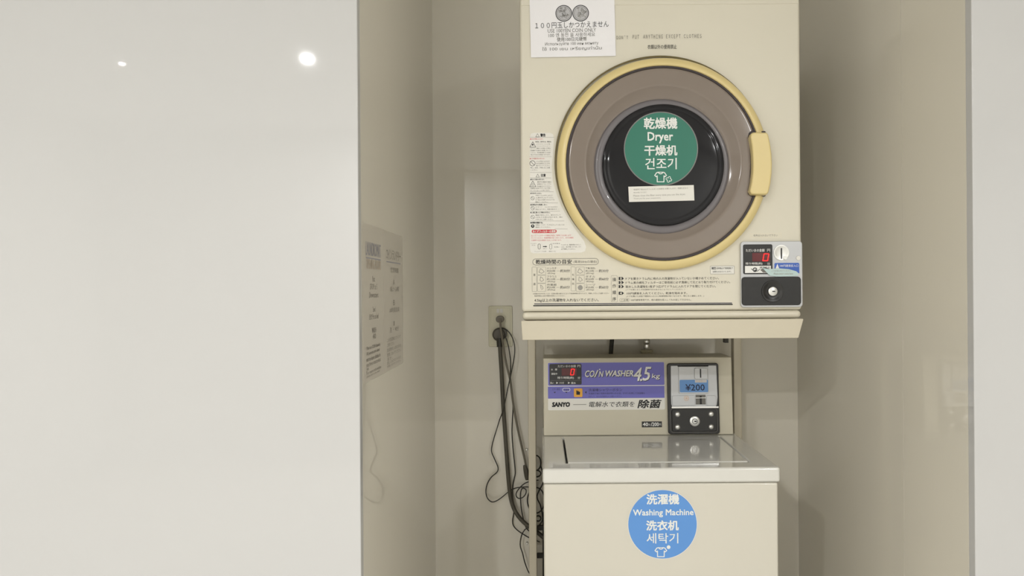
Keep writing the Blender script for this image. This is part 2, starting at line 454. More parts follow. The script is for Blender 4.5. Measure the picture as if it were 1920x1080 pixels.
rule(380.6, 994, 1046)
L('●衣類以外は乾燥しない。', 994.5, 382.5, 1026, 385.3, 1, .01); ban(998.8, 390.3, 3.4, .5)
L('(スポンジ・ゴムなどは火災の', 1004, 387, 1045, 389.6); L('原因になります。衣類を傷めます。)', 1004, 391.2, 1048, 393.8)
rule(396, 994, 1050)
L('●上部に乗ったり物をのせない。', 994.5, 397, 1031.5, 400, 1, .01); ban(998.8, 407, 3.6, .5)
for i, t in enumerate(('機械が変形したり、落ちたりして', 'けがをする恐れがあります。特に', '子供にはご注意ください。')): L(t, 1004, 402 + 4 * i, 1051 + 4 * i - (22 if i == 2 else 0), 404.6 + 4 * i)
rule(414.2, 994, 1058)
L('●衣類を確認する。', 994.5, 416, 1018, 419.2, 1, .02); g.disc(FD, 998.8, 424, 3.2, E, E, 1); g.rect(FD, 998.2, 422, 999.5, 425, E + .0002, E + .0002, 0)
L('洗濯物に、ライター、マッチなどが入って いないことを', 1004, 420.3, 1058, 423); L('確認してください。', 1004, 424.7, 1032, 427.2)
rule(429.3, 1040, 1064)
g.rect(FD, 997, 430.6, 1043.5, 437, E, E, 3, r=3); g.text(FD, '糸くずフィルターの清掃', 999, 431.4, 1041.5, 436.3, E + .0003, 0, .012)
for i, t in enumerate(('糸くずフィルターの清掃は毎回ご使用になる前に必ず', '行ってください。乾燥時間が長くかかったり、または機械', 'の故障や火災の原因になることがあります。')):
    L(t, 996, 439.9 + 4.5 * i, 1071 + 4 * (i == 1) - 18 * (i == 2), 443 + 4.5 * i, 4)
L('フィルター', 995, 455.6, 1006, 457.8); L('外す', 997, 459, 1004, 461)
g.outline(FD, 1008.5, 457, 1013.5, 467.5, .9, E, 2, 2.4); g.outline(FD, 1030, 457.5, 1035, 467.5, .7, E, 5, 2.4)
g.rect(FD, 1018, 461.6, 1023, 463.2, E, E, 1); g.pxpoly(FD, [(1023, 460.8), (1026, 462.4), (1023, 464)], E, E, 1)
L('清掃する', 1018, 465.6, 1025.5, 467.4); L('ごみを取る', 1033, 455.6, 1050, 457.6); L('水洗い', 1039, 462, 1049, 464.4)
for i, t in enumerate(('フィルターは、乾燥の際目づまりして', 'いると、乾きが悪くなります。ので', '必ず清掃してください。')): L(t, 1052, 457.6 + 4 * i, 1089 - 10 * (i == 2), 460.3 + 4 * i)
L('フィルターの位置', 1002, 470.3, 1024, 472.3, 5); L('掃除のしかた', 1029, 470.3, 1042, 472.3, 5)
g.build('warning_label', ['label_white', 'black_ink', 'grey_ink', 'red_ink', 'pink_ink', 'soft_ink'], dr, smooth=0, label='tall white warning label with black and red text')

g = MB()
g.outline(FD, 998.5, 484.7, 1122.5, 497, .7, E, 1, 6)
g.text(FD, '乾燥時間の目安', 1004.5, 486.8, 1072, 495, E, 0, .008); g.text(FD, '(電源50Hzの場合)', 1075.5, 488.2, 1119, 493.8, E, 1)
g.outline(FD, 997.5, 500.5, 1006.5, 547, .45, E, 2, 1.5); g.text(FD, '普', 1000, 513, 1004, 517.5, E, 1); g.text(FD, '通', 1000, 530.5, 1004, 535, E, 1)
g.outline(FD, 1070.5, 500, 1079, 546, .45, E, 2, 1.5); g.text(FD, '化', 1072.5, 513, 1076.5, 517, E, 1); g.text(FD, '繊', 1072.5, 521.5, 1076.5, 525.5, E, 1); g.text(FD, '他', 1072.5, 530, 1076.5, 534, E, 1)
rows = (('ハンカチ', '約50枚', '(約2kg)', '約30分', '下着(混紡)', '約10枚', '(約1kg)', '約30分'), ('ブラウス', '約10枚', '(約2kg)', '約30分', 'タオル', '約20枚', '(約2kg)', '約60分'), ('作業服', '約5枚', '(約3kg)', '約60分', 'シーツ', '約5枚', '(約3kg)', '約60分'))
for i, r in enumerate(rows):
    y = 500.5 + 15.4 * i
    for x, b in ((1007.5, 0), (1080, 4)):
        g.outline(FD, x, y, x + 16, y + 15.2, .4, E, 2, 1.5)
        if b == 0 or i < 2:
            g.stroke(FD, [(x + 3 + 2 * i, y + 10), (x + 6, y + 3), (x + 9, y + 5), (x + 13 - i, y + 9), (x + 8, y + 12)], .8, E, 2, closed=i != 2)
        else:
            g.disc(FD, x + 8, y + 8, 4.6, E, E, 2)
        g.text(FD, r[b], x + 18, y + .6, x + 36, y + 4.6, E, 1); g.text(FD, r[b + 1], x + 18, y + 5.6, x + 34, y + 9.4, E, 1); g.text(FD, r[b + 2], x + 19, y + 10.4, x + 33.5, y + 13.8, E, 1)
        g.stroke(FD, [(x + 36, y + 7.6), (x + 42, y + 7.6)], .4, E, 2)
        g.text(FD, r[b + 3], x + 43, y + 4.5, x + 61, y + 10, E, 1, .006)
g.text(FD, '※衣類の水分が多いとき・衣類の重ね着などによって乾燥時間は変わります。乾燥しすぎにご注意ください', 999, 549, 1142, 551.7, E, 1); g.text(FD, '乾燥時間は上記の時間を目安にしてください。', 1002, 553.4, 1060, 556, E, 1)
g.text(FD, '4.5kg以上の洗濯物を入れないでください。', 1002, 559.6, 1122.5, 566.6, E, 0, .002)
g.stroke(FD, [(1002, 569.9), (1372, 568.2)], 1.5, E, 3); g.stroke(FD, [(1000.5, 573.2), (1373, 570.8)], 2.1, E, 0)
g.build('printed_time_chart', ['black_ink', 'grey_ink', 'soft_ink', 'navy_ink'], dr, smooth=0)

g = MB()
g.outline(FD, 1146, 516.5, 1157.5, 566.5, .4, E, 2, 1.5)
for i, c in enumerate('操作順序'): g.text(FD, c, 1148.4, 520.5 + 12.2 * i, 1155.2, 527.5 + 12.2 * i, E, 1, .006)
for y, t in ((522.2, '1'), (529.7, '2'), (537.3, '3'), (549.8, '4')):
    g.pxpoly(FD, [(1160, y - 2.8), (1166.5, y - 2.8), (1169.8, y), (1166.5, y + 2.8), (1160, y + 2.8)], E, E, 0); g.text(FD, t, 1163.6 if t == '1' else 1162.6, y - 2.1, 1164.8 if t == '1' else 1165.6, y + 2.1, E + .0003, 3, .02)
for t, x0, y0, x1, y1, mi in (('ドアを開きドラム内に他の人の洗濯物が入っていないか確かめてください。', 1173, 519.6, 1348, 524.6, 0),
        ('ドラム奥の綿毛フィルターはご使用前に必ず清掃して元どおり取り付けてください。', 1173, 527, 1369, 531.8, 0),
        ('脱水した洗濯物を1枚ずつ広げてドラムに入れてドアを閉じてください。', 1173, 534.6, 1342, 539.6, 0),
        ('(ドアを閉じるとき洗濯物がはみ出さないようにしてください。)', 1173, 541.5, 1284, 544.6, 1),
        ('100円硬貨を入れてください。乾燥を始めます。', 1175, 547.6, 1288.5, 552, 0),
        ('(ドアを開けた状態で硬貨を入れると乾燥時間が短くなります。閉じると運転します。)', 1174, 553.6, 1320, 557.2, 1),
        ('ご注意', 1164, 560.6, 1178, 564.4, 1), ('100円硬貨専用です。他の硬貨を投入してもお返しできません。', 1183, 560.4, 1296, 564, 1)):
    g.text(FD, t, x0, y0, x1, y1, E, mi)
g.outline(FD, 1161.5, 559.4, 1180, 565.6, .4, E, 2, 2.5)
g.build('printed_instructions', ['black_ink', 'grey_ink', 'soft_ink', 'cream_enamel'], dr, smooth=0)

g = MB().rect(FD, 1331.5, 498.6, 1377, 514, 0, .0003, 0, r=1.5).outline(FD, 1331.5, 498.6, 1377, 514, .5, E, 1, 1.5)
g.rect(FD, 1334.2, 501, 1342.3, 505.2, E, E, 2).text(FD, 'ご注意', 1334.8, 501.6, 1341.7, 504.7, E + .0002, 0, .01)
g.text(FD, '使用後必ず清掃運転で', 1343.5, 501, 1374, 504.8, E, 2).text(FD, '注意をおはらいします。', 1336, 507.5, 1371, 511, E, 2)
g.build('small_label', ['label_white', 'grey_ink', 'black_ink'], dr, smooth=0, label='small white boxed label below the door')
g = MB().rect(FD, 1405, 436.5, 1466, 446.5, 0, .0003, 0, r=.5).text(FD, '毛布は入れないで下さい', 1412.5, 439.4, 1458, 443.4, E, 1)
g.build('strip_label', ['cream_trim', 'grey_ink'], dr, smooth=0)

# coin panel of the dryer
cp = MB().rect(FD, 1387.3, 452.8, 1502.6, 576, 0, .008, 0, r=6).build('coin_panel', 'plate_silver', dr, bevel=.002)
FP = front(YD - .008)
g = MB().rect(FP, 1393.3, 458.3, 1448, 514, 0, .0015, 0, r=3)
e = .0019
g.text(FP, 'ただいまの金額', 1398, 466.8, 1433, 472.2, e, 1, .004).text(FP, '円', 1438, 466.8, 1443.5, 472.2, e, 1)
g.rect(FP, 1410, 474.2, 1443.6, 490.4, e, e, 2)
g.text(FP, '残り時間(約)', 1397.5, 492, 1429, 497, e, 1, .004).text(FP, '分', 1438, 492, 1443.5, 497, e, 1)
for a, b in (((1432.3, 476), (1440.3, 476)), ((1440.9, 476.6), (1439.9, 482)), ((1439.7, 483), (1438.7, 488.4)), ((1438.2, 489), (1430.2, 489)), ((1429.8, 488.4), (1430.8, 483)), ((1431, 482), (1432, 476.6))):
    g.stroke(FP, [a, b], 1.7, e + .0004, 3)
g.rect(FP, 1396.4, 498.5, 1445, 511.8, e, e, 1); g.text(FP, '硬貨返却', 1424, 499.6, 1443, 503.8, e + .0003, 0)
g.pxpoly(FP, [(1425, 506), (1434, 500.5), (1446, 506), (1447, 511.8), (1430, 511)], e + .0003, e + .0003, 4)
g.ring(FP, 1415, 505.8, 2.5, 4.2, e + .0003, 0).disc(FP, 1415.5, 506.5, 1.4, e + .0003, e + .0003, 0).stroke(FP, [(1408, 504), (1412, 507.5), (1420, 508.5), (1424, 504.5)], 1.0, e + .0003, 0)
g.build('display', ['black_plastic', 'white_ink', 'led_window', 'led_red', 'grey_ink'], cp, smooth=0, label='black display panel with a red zero')
g = MB().lathe(FP, 1465, 474, [(15, .0003), (14.6, .0015), (13.5, .0017), (11, .0010), (6, .0006), (.5, .0005)], 0, 48, cap1=True)
g.rect(FP, 1463.9, 465.2, 1465.9, 485.5, .0012, .0022, 1).rect(FP, 1468, 480, 1475, 487, .0006, .004, 0, r=3.4)
g.build('coin_slot', ['satin_metal', 'black_ink'], cp, smooth=50, label='round metal coin slot')
MB().disc(FP, 1496.5, 484, 4.2, 0, .0025, 0, 32).build('return_button', 'label_white', cp, bevel=.0008)
g = MB().rect(FP, 1452, 493, 1498.6, 514.2, 0, .0004, 0, r=2.5).pxpoly(FP, [(1457.5, 494.5), (1461, 504), (1453.8, 504)], .0007, .0007, 1).text(FP, '100円硬貨投入口', 1462, 495.8, 1496.5, 500.6, .0007, 1)
g.build('coin_sign', ['sign_blue', 'white_ink'], cp, smooth=0, label='small blue sign under the coin slot')
g = MB().pxpoly(FP, [(1429, 502.3), (1440, 504.6), (1460, 503.2), (1478, 504.6), (1492, 508.6), (1497.5, 513), (1494, 517.2), (1478, 518.2), (1455, 518.6), (1443, 517), (1436, 510)], .0024, .0028, 0)
g.text(FP, 'こうかをいれてください', 1446, 506.2, 1482, 509.6, .0031, 1).text(FP, 'Please insert coins here', 1450, 511.5, 1486, 514.8, .0031, 1)
g.build('torn_sticker', ['pale_film', 'soft_ink'], cp, smooth=0, label='torn pale green sticker')
bx = MB().rect(FP, 1390, 519.2, 1501, 572.3, 0, .004, 0, r=6).build('coin_box_door', 'black_plastic', cp, bevel=.0015, label='black coin box door')
FB = front(YD - .012)
g = MB().lathe(FB, 1448.5, 546.3, [(21, 0), (20.5, .0015), (17, .0018), (15.5, .0006), (9.5, .0006), (9, .0022)], 0, 64).lathe(FB, 1448.5, 546.3, [(8.6, .0004), (8.4, .0032), (7.6, .0038), (.4, .0038)], 1, 40, cap1=True)
g.rect(FB, 1447, 545.3, 1452.6, 547.3, .0041, .0043, 0)
g.build('lock', ['black_frame', 'satin_metal'], cp, smooth=40, label='round lock of the coin box')

# paper notice taped to the dryer
t_ = .0175
FQ = Frame((0, YD - .002, CAMZ), (math.cos(t_), 0, math.sin(t_)), (-math.sin(t_), 0, math.cos(t_))); FQ.k = (YD - .002) / F
g = MB()
a0 = FQ.px(995.6, 108); a1 = FQ.px(1154.6, 105)
w0 = FQ.px(994.2, 40)[0]
g.poly(FQ, [(a1[0], a0[1] + .162), (a0[0], a0[1] + .162), a0, a1], 0, .0005, 0)
e = .0009
for cx, d in ((1057, 0), (1088.6, 1)):
    g.disc(FQ, cx, 25.3 - .3 * d, 15.4, e, e, 2); g.ring(FQ, cx, 25.3 - .3 * d, 14.2, 15.5, e + .0002, 1).ring(FQ, cx, 25.3 - .3 * d, 11.9, 12.4, e + .0002, 3)
    for k in range(40):
        a = random.random() * 6.28; q = random.random() ** .5 * 10; b = random.random() * 6.28; l = 2.4
        x, y = cx + q * math.cos(a), 25 + q * math.sin(a)
        g.stroke(FQ, [(x, y), (x + l * math.cos(b), y + l * math.sin(b)), (x + l * math.cos(b + .9) * 1.5, y + l * math.sin(b + .9) * 1.5)], .55, e + .0002, 3 if (d == 0 or k % 2) else 4)
for t, x0, y0, x1, y1, mi, b in (('１００円玉しかつかえません', 1003.5, 41.4, 1141.3, 52.6, 1, .0), ('USE 100YEN COIN ONLY', 1027, 53.8, 1117.5, 60.6, 3, 0), ('100 엔 동전 을 사용하세요', 1028.5, 61.6, 1115.5, 69.4, 3, 0),
        ('使用100日元硬幣', 1044, 70, 1100, 77.4, 3, .004), ('Используйте 100 иен монету', 1022, 78.6, 1122, 86, 3, 0), ('ใช้ 100 เยน เหรียญเท่านั้น', 1016.5, 87.4, 1128, 95.4, 3, 0)):
    g.text(FQ, t, x0, y0, x1, y1, e, mi, b)
nt_ = g.build('paper_notice', ['paper', 'black_ink', 'coin_grey', 'grey_ink', 'soft_ink'], None, smooth=0)
tag(origin(nt_, FQ.pt(*a0)), 'white paper notice with two printed coins taped to the upper left of the dryer', 'notice')

# ------------------------------------------------------------------ the stand that carries the dryer
FS = front(1.604)
st = thing('dryer_stand', ((xl + xr) / 2, 2.0, 0), 'cream steel stand whose shelf carries the dryer over the washing machine', 'stand')
ztray = zb - .001
zlow = CAMZ + FS.px(1240, 635.8)[1]
MB().box(xl + .006, xr - .012, 1.618, 2.085, ztray - .022, ztray).build('shelf', 'stand_steel', st, bevel=.002)
MB().pxpoly(FS, [(977.2, 603), (978.6, 601.6), (1505.4, 597.6), (1506.6, 598.8), (1497, 633.6), (979.6, 637.6)], -.014, 0).build('front_lip', 'stand_steel', st, bevel=.0016)
YP = 2.085
FPp = front(YP)
for xa, xb in ((990.2, 1004.6), (1376.2, 1391.4)):
    x0, x1 = FPp.px(xa, 760)[0], FPp.px(xb, 760)[0]
    MB().box(x0, x1, YP, YP + .03, .03, 1.9).build('post', 'stand_steel', st, bevel=.003)
    MB().box(x0 + .002, x1 - .002, 1.66, YP - .001, ztray - .040, ztray - .0235).build('shelf_bracket', 'stand_steel', st, bevel=.002)
    MB().box(x0, x1, 1.72, 2.14, 0, .029).build('foot', 'stand_steel', st, bevel=.003)
for px, py in ((987.6, 843), (988.2, 1019)):
    q = FPp.px(px, py)
    fb = Frame(FPp.pt(q[0], q[1], -.012)); fb.k = YP / F
    MB().lathe(fb, px, py, [(2.4, -.006), (2.4, .001), (1.6, .0025), (.2, .003)], 0, 16, cap0=True, cap1=True).build('bolt', 'satin_metal', st)
q = front(2.0).px(1361, 637)
MB().box(q[0] - .006, q[0] + .005, 1.99, 2.01, CAMZ + q[1] - .008, ztray - .022).build('rubber_stop', 'black_rubber', st, bevel=.001)

# ------------------------------------------------------------------ the washing machine
YW = 1.603
FW = front(YW)
wx0, wx1 = FW.px(1017.2, 890)[0], FW.px(1463.4, 890)[0]
zt = CAMZ + FW.px(1240, 877.6)[1]
zc = CAMZ + FW.px(1240, 906.2)[1]
wm = thing('washing_machine', ((wx0 + wx1) / 2, 1.85, 0), 'cream top-loading coin washing machine with purple control panel under the dryer', 'washing machine')
MB().box(wx0 + .002, wx1 - .004, YW + .004, 2.08, .02, zc - .0012).build('body', 'washer_enamel', wm, bevel=.005)
for sx in (wx0 + .05, wx1 - .05):
    for sy in (1.66, 2.03):
        m_ = MB(); f_ = Frame((sx, sy, 0), (1, 0, 0), (0, 1, 0))
        m_.poly(f_, [(.02 * math.cos(i * math.pi / 10), .02 * math.sin(i * math.pi / 10)) for i in range(20)], 0, .0195)
        m_.build('foot', 'black_rubber', wm)
FL = Frame((0, 0, zt), (1, 0, 0), (0, 1, 0))
lid = [FL.px(*p) for p in ((1056.4, 820), (1346.5, 818.2), (1402.5, 865.3), (1066.3, 868))]
ly0, ly1 = (lid[2][1] + lid[3][1]) / 2, (lid[0][1] + lid[1][1]) / 2
lx0, lx1 = (lid[0][0] + lid[3][0]) / 2, (lid[1][0] + lid[2][0]) / 2
# top cover: a frame around the lid well
c_ = MB()
gp = .0035
X = [wx0, lx0 - gp, lx1 + gp, wx1]; Yy = [YW, ly0 - .001, ly1 + .001, 2.088]
top = [[c_.add((x, y, zt)) for y in Yy] for x in X]; bot = [[c_.add((x, y, zc)) for y in Yy] for x in X]
for i in range(3):
    for j in range(3):
        if (i, j) != (1, 1): c_.face([top[i][j], top[i + 1][j], top[i + 1][j + 1], top[i][j + 1]])
        c_.face([bot[i][j], bot[i][j + 1], bot[i + 1][j + 1], bot[i + 1][j]])
for i in range(3):
    c_.face([top[i][0], bot[i][0], bot[i + 1][0], top[i + 1][0]]); c_.face([top[i][3], top[i + 1][3], bot[i + 1][3], bot[i][3]])
    c_.face([top[0][i], top[0][i + 1], bot[0][i + 1], bot[0][i]]); c_.face([top[3][i], bot[3][i], bot[3][i + 1], top[3][i + 1]])
w_ = [[c_.add((x, y, zc + .006)) for y in Yy[1:3]] for x in X[1:3]]
c_.face([w_[0][0], w_[1][0], w_[1][1], w_[0][1]])
for a, b, p, q in ((0, 0, 1, 0), (1, 0, 1, 1), (1, 1, 0, 1), (0, 1, 0, 0)):
    c_.face([top[a + 1][b + 1], top[p + 1][q + 1], w_[p][q], w_[a][b]])
c_.build('top_cover', 'washer_cover', wm, bevel=.006, seg=4)
MB().box(lx0, lx1, ly0, ly1, zc + .0062, zt + .0012).build('lid', 'washer_cover', wm, bevel=.0022)

# console
yb0, yb1 = 1.957, 1.972
zk = CAMZ + (540 - 671.6) / F * yb1
side = Frame((0, 0, 0), (0, 1, 0), (0, 0, 1))
kx0, kx1 = front(yb0).px(1019, 760)[0], front(yb0).px(1375, 760)[0]
prof = [(yb0, zt + .0006), (2.084, zt + .0006), (2.084, zk), (yb1, zk)]
MB().poly(side, prof, kx0, kx1).build('console', 'console_plastic', wm, bevel=.003)
FK = Frame((0, yb0, zt), (1, 0, 0), (0, yb1 - yb0, zk - zt)); FK.k = 1.9645 / F
e1, e2, e3 = .0004, .0008, .0011
g = MB().rect(FK, 1027.2, 679.6, 1246, 768.2, 0, e1, 1, r=2.5)
pl_ = g.build('control_panel', ['label_white', 'label_white'], wm, smooth=0, label='purple and white control panel')
g = MB().rect(FK, 1027.4, 679.8, 1245.6, 722.6, e1, .0006, 0, r=2).rect(FK, 1027.4, 724.2, 1245.8, 746.6, e1, .0006, 0)
def ital(t, x0, y0, x1, y1, bold=0.0, shear=.25):
    g.text(FK, t, x0 + .9, y0 + 1.1, x1 + .9, y1 + 1.1, e2, 2, bold, shear); g.text(FK, t, x0, y0, x1, y1, e3, 1, bold, shear)
ital('CO', 1097, 694.8, 1114.5, 706.8, .012); ital('/', 1114, 694, 1122, 707, .006, .05); ital('N', 1122.5, 696, 1131.5, 706.3, .012); ital('WASHER', 1135.5, 694.6, 1187, 705.6, .014)
g.disc(FK, 1124.4, 692.6, 1.2, e3, e3, 1, 16)
ital('4', 1188, 689.5, 1203, 713.8, .007); ital('.', 1200.6, 711, 1203.2, 713.8, .02); ital('5', 1204.5, 688.2, 1221, 713.4, .007); ital('kg', 1222, 700.5, 1237.5, 711.5, .004, .1)
g.text(FK, 'エラー表示', 1035.5, 728, 1050, 731.8, e2, 2).pxpoly(FK, [(1038, 734.8), (1042.4, 734.8), (1040.2, 737.2)], e2, e2, 2).pxpoly(FK, [(1059.6, 734.6), (1064, 734.6), (1061.8, 737)], e2, e2, 2)
g.outline(FK, 1054.5, 727.6, 1069.2, 734, .8, e2, 1, 3).text(FK, '洗濯中', 1057, 728.9, 1067, 732.8, e2, 2)
g.pxpoly(FK, [(1096.6, 735.5), (1099.6, 733), (1099.6, 738)], e2, e2, 2)
g.text(FK, '洗濯槽シャワーボタン', 1103.5, 728.3, 1166.5, 733.8, e2, 3, .004).text(FK, '洗濯終了後に洗剤の泡が残ったとき、ボタンを押して洗濯槽を', 1103.5, 735.8, 1209, 739.4, e2, 3).text(FK, 'ながして、次の方が気持ちよくお使いください。', 1103.5, 741.4, 1166, 744.8, e2, 3)
g.build('purple_print', ['panel_purple', 'white_ink', 'black_ink', 'violet_ink'], pl_, smooth=0, label='purple field with white slanted lettering')
g = MB().text(FK, 'SANYO', 1035.5, 754.6, 1068.2, 762.4, e2, 0, .035, .12).stroke(FK, [(1075, 758.6), (1099, 758.4)], 1.2, e2, 1)
g.text(FK, '電解水で衣類を', 1104.5, 752.8, 1190, 763, e2, 0, .002, .2).text(FK, '除菌', 1195.5, 749.5, 1240, 764.8, e2, 0, .014, .2)
g.build('white_print', ['black_ink', 'soft_ink'], pl_, smooth=0)
g = MB().rect(FK, 1030.2, 682.3, 1090.4, 721.2, .0003, .0014, 0, r=2.5)
e = .0018
for t, x0, y0, x1, y1 in (('ただいまの金額', 1046, 684.2, 1079.6, 688.8), ('円', 1082.5, 684.2, 1088, 688.6), ('水', 1033, 691, 1036.8, 694.6), ('槽', 1040.5, 691, 1044.5, 694.6), ('運転中', 1033.5, 699, 1044.8, 702.8),
        ('残り時間(約)', 1045.2, 706, 1076, 711), ('分', 1083, 706.2, 1087.8, 710.6), ('洗い', 1031.4, 716, 1038.2, 720), ('すすぎ', 1049, 716, 1057.4, 720), ('脱水', 1071, 716, 1079.6, 720)):
    g.text(FK, t, x0, y0, x1, y1, e, 1, .004)
g.stroke(FK, [(1032, 713.6), (1089, 713.2)], .5, e, 4)
for x in (1043, 1065): g.pxpoly(FK, [(x, 715.8), (x + 3.6, 717.8), (x, 719.8)], e, e, 1)
g.rect(FK, 1053, 690.5, 1081, 704, e, e, 2)
for a, b in (((1071.5, 691.8), (1076.2, 691.8)), ((1077, 692.4), (1076.3, 697)), ((1076.1, 698), (1075.4, 702.4)), ((1074.8, 703), (1070, 703)), ((1069.6, 702.4), (1070.3, 698)), ((1070.5, 697), (1071.2, 692.4))):
    g.stroke(FK, [a, b], 1.5, e + .0004, 3)
g.build('display', ['black_plastic', 'white_ink', 'led_window', 'led_red', 'grey_ink'], pl_, smooth=0, label='small black display with a red zero')
g = MB().rect(FK, 1076, 728.2, 1092, 744.3, .0003, .003, 0, r=2)
g.pxpoly(FK, [(1080.4, 732.5), (1082, 731.4), (1083, 733.6), (1084.6, 732.6), (1085.4, 734.2), (1087.6, 734.6), (1087.2, 740), (1080.6, 740)], .0034, .0034, 1)
g.build('shower_button', ['button_amber', 'black_ink'], pl_, smooth=0, label='square amber push button')
g = MB().rect(FK, 1203.4, 790.2, 1241, 801, 0, .0006, 0).text(FK, '40', 1205.4, 792.4, 1215, 798.8, .0009, 1, .01).text(FK, '分', 1215.8, 794, 1219.4, 798.4, .0009, 1).text(FK, '/200', 1220.5, 792.2, 1235, 798.8, .0009, 1, .01).text(FK, '円', 1235.6, 794, 1239.2, 798.4, .0009, 1)
g.build('price_label', ['black_frame', 'white_ink'], wm, smooth=0, label='small dark label with time and price')

# coin unit of the washer
cu_ = MB()
cu_.rect(FK, 1251, 681.2, 1346.8, 812.4, 0, .010, 0, r=5)
cu_ = cu_.build('coin_unit', 'black_frame', wm, bevel=.002, label='black framed coin unit')
h = .0102
g = MB().pxpoly(FK, [(1256, 685.5), (1341, 684.8), (1343.5, 744), (1342, 758), (1340, 762), (1259, 763), (1257, 757), (1256.5, 744)], h, h + .0025, 0).build('face_plate', 'plate_silver', cu_, bevel=.001)
g = MB().rect(FK, 1270.5, 687, 1325.5, 737, h + .0025, h + .0055, 0, r=2).rect(FK, 1299.5, 689.5, 1324, 710.3, h + .0055, h + .0095, 0, r=3).rect(FK, 1258.5, 741, 1301, 760, h + .0025, h + .005, 0, r=3).rect(FK, 1322.5, 741, 1340.5, 760, h + .0025, h + .005, 0, r=3)
g.build('slot_block', 'plate_silver', cu_, bevel=.0012)
MB().rect(FK, 1309.3, 691.2, 1311.7, 707.5, h + .0095, h + .0099, 0).build('coin_slot', 'black_ink', cu_, smooth=0, label='narrow black coin slot')
MB().rect(FK, 1268.5, 684.8, 1326.5, 687, h + .0025, h + .0029, 0, r=.8).build('top_gap', 'black_ink', cu_, smooth=0)
g = MB().rect(FK, 1302.5, 739.5, 1321, 757.5, h + .0025, h + .003, 1).rect(FK, 1310.2, 741.5, 1313.6, 757, h + .003, h + .0036, 0).stroke(FK, [(1303, 745.5), (1321, 745)], 1.2, h + .0038, 2)
g.build('return_slot', ['black_ink', 'grey_ink', 'satin_metal'], cu_, smooth=0, label='dark coin return recess')
g = MB().rect(FK, 1272.3, 711.6, 1325, 734.6, h + .0055, h + .0068, 0, r=2).text(FK, '¥200', 1283, 719.6, 1318.5, 731.4, h + .0071, 1, .004)
g.rect(FK, 1300.5, 711.4, 1322.5, 716.6, h + .007, h + .0072, 2, r=1).text(FK, '料金表示', 1302, 712, 1320.5, 716, h + .0075, 3)
g.build('price_window', ['lcd_blue', 'navy_ink', 'plate_silver', 'orange_ink'], cu_, smooth=0, label='blue price window reading 200 yen')
g = MB().ring(FK, 1285, 746, 3.6, 4.8, h + .0053, 0, 24).disc(FK, 1285, 746, 2, h + .0053, h + .0053, 0, 16).build('round_mark', 'orange_ink', cu_, smooth=0)
MB().rect(FK, 1257.5, 761.2, 1345, 764.4, h, h + .005, 0, r=.6).build('chrome_strip', 'chrome', cu_, bevel=.0006)
bd = MB().rect(FK, 1258.5, 766.6, 1341.5, 807.6, h, h + .004, 0, r=4).build('coin_box_door', 'black_frame', cu_, bevel=.0015, label='black coin box door with four screws')
g = MB().outline(FK, 1255.8, 766, 1343.5, 809.5, .6, h + .0002, 0, 5).build('door_edging', 'grey_ink', cu_, smooth=0)
for px, py in ((1268.6, 776), (1331, 775.4), (1268.6, 799.8), (1331, 799.2)):
    MB().lathe(FK, px, py, [(4.9, h + .004), (4.7, h + .0056), (3.4, h + .0072), (1.6, h + .0079), (.2, h + .008)], 0, 24, cap1=True).build('screw', 'satin_metal', cu_, smooth=60)
g = MB().lathe(FK, 1300.4, 788.6, [(9.4, h + .004), (9.2, h + .0065), (8, h + .0075), (4.2, h + .0075), (3.8, h + .0068), (.2, h + .0068)], 0, 40, cap1=True).ring(FK, 1300.4, 788.6, 4.3, 5.2, h + .0079, 1, 32).rect(FK, 1299.4, 787.6, 1303.4, 789.8, h + .0079, h + .0081, 1)
g.build('lock', ['satin_metal', 'black_ink'], cu_, smooth=40, label='round key lock')

# blue round sticker on the washer front
FZ = front(YW + .0036)
g = MB(); g._h = .0008
g.disc(FZ, 1242.2, 983, 65.2, 0, .0003, 0).disc(FZ, 1242.2, 983, 64.2, .0003, .0005, 1)
g.text(FZ, '洗濯機', 1212.5, 926.6, 1273, 945.2, .0008, 2, .016).text(FZ, 'Washing Machine', 1187, 955, 1300, 969.4, .0008, 2, bold=.011)
g.text(FZ, '洗衣机', 1212, 976, 1272, 994, .0008, 2, .016).text(FZ, '세탁기', 1212.5, 999.5, 1271.5, 1018.6, .0008, 2, .004)
shirt(g, FZ, 1239, 1035, 22, 17, 2)
g.disc(FZ, 1253.5, 1025.7, 3.5, .0008, .0008, 2, 24)
g.build('round_sticker', ['label_white', 'sticker_blue', 'shirt_ink'], wm, smooth=0, label='round blue sticker reading Washing Machine')

# ------------------------------------------------------------------ tap and hoses behind the washer
FTp = front(2.14)
q = FTp.px(1212.5, 660)
tp = thing('water_tap', (q[0], YB, CAMZ + q[1]), 'chrome water tap on the back wall just behind the washer console', 'tap')
f_ = Frame((q[0], 2.14, 0), (1, 0, 0), (0, 1, 0))
def vlathe(prof, n=28):
    m = MB(); rows = [[m.add((q[0] + r * math.cos(2 * math.pi * i / n), 2.14 + r * math.sin(2 * math.pi * i / n), z)) for i in range(n)] for r, z in prof]
    for a, b in zip(rows, rows[1:]):
        for i in range(n): m.face([a[i], a[(i + 1) % n], b[(i + 1) % n], b[i]])
    m.face(rows[0][::-1]); m.face(rows[-1]); return m
zz = lambda py: CAMZ + FTp.px(1212, py)[1]
vlathe([(.0085, zz(655)), (.0095, zz(652)), (.0085, zz(646)), (.0105, zz(644)), (.0105, zz(637)), (.0075, zz(634)), (.0075, zz(622)), (.014, zz(620)), (.014, zz(614)), (.004, zz(612))]).build('spout', 'chrome', tp)
MB().tube([(q[0], 2.14, zz(630)), (q[0], 2.17, zz(629)), (q[0], YB - .0005, zz(629))], .008).build('stem', 'chrome', tp)
